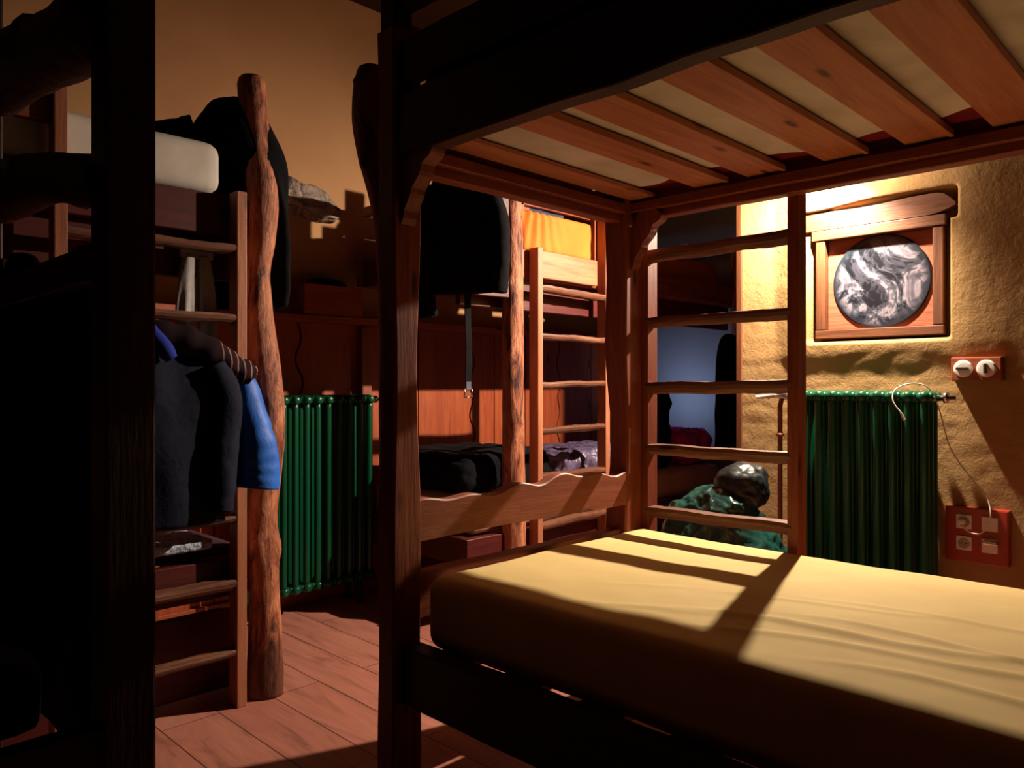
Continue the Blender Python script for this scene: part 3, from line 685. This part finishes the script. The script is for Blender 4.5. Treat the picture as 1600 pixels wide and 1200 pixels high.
# striped sweater rolled over the rung
def stripes():
    m, nt, b = base('striped_knit', .9, .1)
    mx = node(nt, 'ShaderNodeMix', data_type='RGBA'); mx.inputs[6].default_value = lin((30, 16, 22))
    gr = node(nt, 'ShaderNodeSeparateXYZ'); nt.links.new(coords(nt, (1, 1, 1), False), gr.inputs[0])
    nt.links.new(ramp(nt, gr.outputs['X'], [(.07, (0, 0, 0, 1)), (.09, (1, 1, 1, 1))]), mx.inputs[0])
    wv = node(nt, 'ShaderNodeTexWave', bands_direction='X'); wv.inputs['Scale'].default_value = 13; wv.inputs['Distortion'].default_value = 1.0
    nt.links.new(coords(nt, (1, 1, 1), False), wv.inputs['Vector'])
    nt.links.new(ramp(nt, wv.outputs['Fac'], [(.87, (38, 20, 28)), (.95, (150, 112, 98))]), mx.inputs[7]); nt.links.new(mx.outputs[2], b.inputs['Base Color']); return m
b = BM(); P = smooth_path([(.80, 2.41, 1.245, .035), (.92, 2.39, 1.245, .045), (1.03, 2.385, 1.215, .045), (1.12, 2.385, 1.165, .040), (1.185, 2.39, 1.13, .036), (1.198, 2.39, 1.12, .026)], 34)
tube(b, [p[:3] for p in P], [p[3]*(1+.08*math.sin(i*1.4)) for i, p in enumerate(P)], 20); crumple(b, .005, 20)
tag(obj('striped_sweater', b, stripes(), smooth=True, loc=(1.0, 2.39, 1.2)), 'rolled striped sweater lying over the shoulders of the navy jacket', 'sweater')
b = BM(); P = smooth_path([(.80, 2.40, 1.36, .016), (.86, 2.37, 1.27, .022), (.90, 2.345, 1.205, .026), (.92, 2.34, 1.175, .018)], 16); tube(b, [p[:3] for p in P], [p[3] for p in P], 12)
tag(obj('blue_sleeve', b, fabric('deep_blue', (34, 50, 150)), smooth=True, loc=(.86, 2.37, 1.27)), 'deep blue cloth strap beside the black near post, above the navy jacket', 'clothing')
# grey trousers
t = thing('trousers', (1.09, 2.565, 1.2), 'pale grey trousers hanging behind the upper rungs of the left ladder', 'trousers')
for dx, ph in ((-.034, 0), (.034, 2)):
    b = BM(); cloth_body(b, [(1.09+dx*.7, 2.565, 1.53, .022, .012), (1.09+dx, 2.565, 1.42, .030, .016), (1.09+dx*1.15, 2.565, 1.30, .032, .016), (1.095+dx*1.0, 2.565, 1.17, .026, .014)], (1, 0, 0), (0, 1, 0), 5, .12, seed=ph); obj('trouser_leg', b, fabric('grey_cloth', (176, 170, 166), (150, 144, 142)), t, True)
b = BM(); box(b, 1.035, 1.145, 2.557, 2.573, 1.52, 1.5505, .004); obj('waistband', b, fabric('grey_cloth', (176, 170, 166)), t)
# black jacket on D
garment('jacket', 'black and navy jacket hanging on the nearest bunk at the left edge', [(.545, 1.86, 1.40, .05, .02), (.535, 1.92, 1.33, .25, .03), (.535, 1.92, 1.05, .32, .035), (.535, 1.92, .8, .32, .035), (.535, 1.92, .55, .32, .035), (.535, 1.92, .33, .31, .035)],
        (0, 1, 0), (1, 0, 0), M_navy, [[(.575, 1.78, 1.25, .035), (.58, 1.76, 1.0, .038), (.58, 1.77, .75, .038)]], None, 11)
garment('coat', 'long black coat hanging furthest back on the nearest bunk at the left edge', [(.53, 2.33, 1.44, .04, .02), (.53, 2.34, 1.38, .15, .03), (.53, 2.34, 1.1, .19, .035), (.53, 2.34, .7, .19, .035), (.53, 2.34, .30, .19, .03)],
        (0, 1, 0), (1, 0, 0), M_black, (), None, 17)
# hanging clothes in alcove
garment('jacket', 'black jacket hanging before the grey wall at the far end of the corner bunk', [(4.48, 2.47, 1.42, .03, .02), (4.48, 2.46, 1.37, .12, .035), (4.48, 2.46, 1.2, .17, .04), (4.48, 2.46, .95, .165, .045), (4.48, 2.46, .68, .17, .045)],
        (1, 0, 0), (0, 1, 0), M_black, (), None, 13)

# ------------------------------------------------------------ bags and bedding
def blob(name, x0, x1, y0, y1, z0, z1, mat, label, cat, n=(36, 30, 18), r=.06, amp=.02, fr=9, ridged=True, seed=0, st=(1, 1, 1), fn=None):
    b = grid_box(x0, x1, y0, y1, z0, z1, n, min(r, (z1-z0)/2-.001))
    if fn:
        for v in b.verts: v.co = fn(v.co)
    crumple(b, amp, fr, st, ridged, zmin=z0, seed=seed)
    return tag(obj(name, b, mat, smooth=True, loc=((x0+x1)/2, (y0+y1)/2, z0)), label, cat)
blob('duffel_bag', 2.37, 3.00, 2.66, 3.33, .58, .765, M_black, 'black bag lying on the lower far bunk in front of the orange panel', 'bag', amp=.012, fr=6)
blob('sleeping_bag', 3.06, 3.85, 2.66, 3.12, .58, .735, fabric('purple_shell', (92, 78, 104), (66, 54, 80), .38, 16, .9, .5), 'shiny purple-grey sleeping bag on the lower far bunk behind the ladder', 'sleeping bag', n=(90, 50, 16), amp=.022, fr=9, st=(1.9, .5, 1))
blob('backpack', 3.93, 4.14, 2.66, 2.95, .58, 1.10, M_black, 'black backpack standing on the far bunk left of the grey wall', 'backpack', n=(20, 24, 36), amp=.02, fr=7)
blob('blanket', 4.22, 4.60, 2.64, 3.14, .58, .80, fabric('magenta_blanket', (190, 50, 150), (160, 36, 120)), 'crumpled magenta blanket at the far end of the lower corner bunk', 'blanket', amp=.02, fr=7)  # cloth kept large and vivid to stand in for the magenta glow on the wall
ph = BM(); box(ph, -.037, .037, -.075, .075, 0, .008, .003)  # made-up phone, added as a carrier for the cool alcove fill
ph = obj('added_phone', ph, plain('added_phone_body', (20, 20, 24), .3)); ph.location = (4.36, 2.92, .83); ph.rotation_euler = (0, math.radians(28), 0)
tag(ph, 'made-up lit phone, added on the magenta blanket to go with the cool fill light', 'added light prop')
sc = BM(); box(sc, -.033, .033, -.069, .069, .008, .0095, .0005); obj('added_screen', sc, plain('added_phone_screen', (180, 200, 230), .2, 0, .4, (120, 160, 255), 1.0), ph)
blob('blanket', .60, 1.14, 2.545, 3.0, .540, .578, fabric('blue_fleece', (190, 200, 220), (120, 130, 150), .95, 60, .9), 'grey-blue fleece blanket spread on the lower level of the bunk at left', 'blanket', n=(60, 40, 5), r=.014, amp=.003, fr=16)
blob('duvet', -.25, .45, 2.66, 3.30, 1.93, 2.16, fabric('beige_duvet', (206, 176, 150), (170, 138, 112), .85, 6, .8), 'crumpled beige duvet heaped on the white upper mattress at left', 'duvet', n=(70, 60, 20), amp=.03, fr=6)

# rain-covered backpack on the floor between bunk and radiator
def packshape(p):
    k = (p.z)/.66; s = 1-.5*max(0, k)**2.0
    c = Vector((2.87, 1.60)); p.x = c.x+(p.x-c.x)*s; p.y = c.y+(p.y-c.y)*s+.03*k; p.z += -.10*max(0, (p.y-1.6))*k
    return p
M_rain = fabric('green_rain_cover', (26, 70, 62), (14, 42, 38), .3, 7, .7, .55)
t = thing('backpack', (2.87, 1.60, 0), 'big backpack in a shiny dark green rain cover behind the foreground ladder', 'backpack')
b = grid_box(2.62, 3.12, 1.32, 1.90, 0, .66, (60, 64, 66), .14)
for v in b.verts: v.co = packshape(v.co)
crumple(b, .035, 3.2, ridged=True, zmin=0, seed=3); crumple(b, .006, 12, (1, 1, 1.5), True, zmin=0, seed=5); obj('rain_cover', b, M_rain, t, True)
b = grid_box(2.80, 3.02, 1.44, 1.64, .58, .775, (24, 24, 24), .085); crumple(b, .012, 7, ridged=True, seed=8); obj('black_hood', b, fabric('black_nylon', (20, 26, 28), (12, 16, 18), .4, 6, .5, .5), t, True)

# ------------------------------------------------------------ shelf items on the back wall
t = thing('wooden_box', (2.12, 3.42, 1.443), 'low wooden box standing on the wall shelf above the left radiator', 'box')
b = BM(); box(b, 1.955, 2.29, 3.352, 3.366, 1.4435, 1.595, .002); obj('front_panel', b, wood('x', 'panel'), t)
b = BM(); box(b, 1.955, 1.969, 3.3665, 3.485, 1.4435, 1.595, .002); obj('side_panel', b, wood('y', 'pine'), t)
b = BM(); box(b, 2.276, 2.29, 3.3665, 3.485, 1.4435, 1.595, .002); obj('side_panel', b, wood('y', 'pine'), t)
b = BM(); box(b, 1.9695, 2.2755, 3.3665, 3.485, 1.4435, 1.455, .002); obj('bottom', b, wood('x', 'pine'), t)
b = BM(); cloth_body(b, [(2.13, 3.42, 1.457, .13, .04), (2.13, 3.42, 1.56, .14, .04), (2.12, 3.42, 1.62, .10, .035), (2.1, 3.42, 1.635, .03, .02)], (1, 0, 0), (0, 1, 0), 5, .08)
tag(obj('dark_cloth', b, M_black, smooth=True, loc=(2.13, 3.42, 1.457)), 'black cloth stuffed in the open wooden box on the shelf', 'clothing')
b = BM(); log(b, [(1.20, 3.47, 2.00, .085), (1.5, 3.46, 2.02, .085), (1.8, 3.46, 2.03, .08), (2.0, 3.46, 2.015, .07), (2.13, 3.465, 1.995, .055), (2.21, 3.47, 1.985, .035)], 33, 90, 32, .55, 8)
tag(obj('old_beam_end', b, log_mat('weathered_log', ((60, 44, 42), (136, 118, 108), (180, 160, 142))), smooth=True, loc=(1.7, 3.47, 2.0)), 'weathered grey old beam end embedded in the plaster above the shelf', 'beam')

for o in bpy.data.objects:
    if '_w' in o: del o['_w']
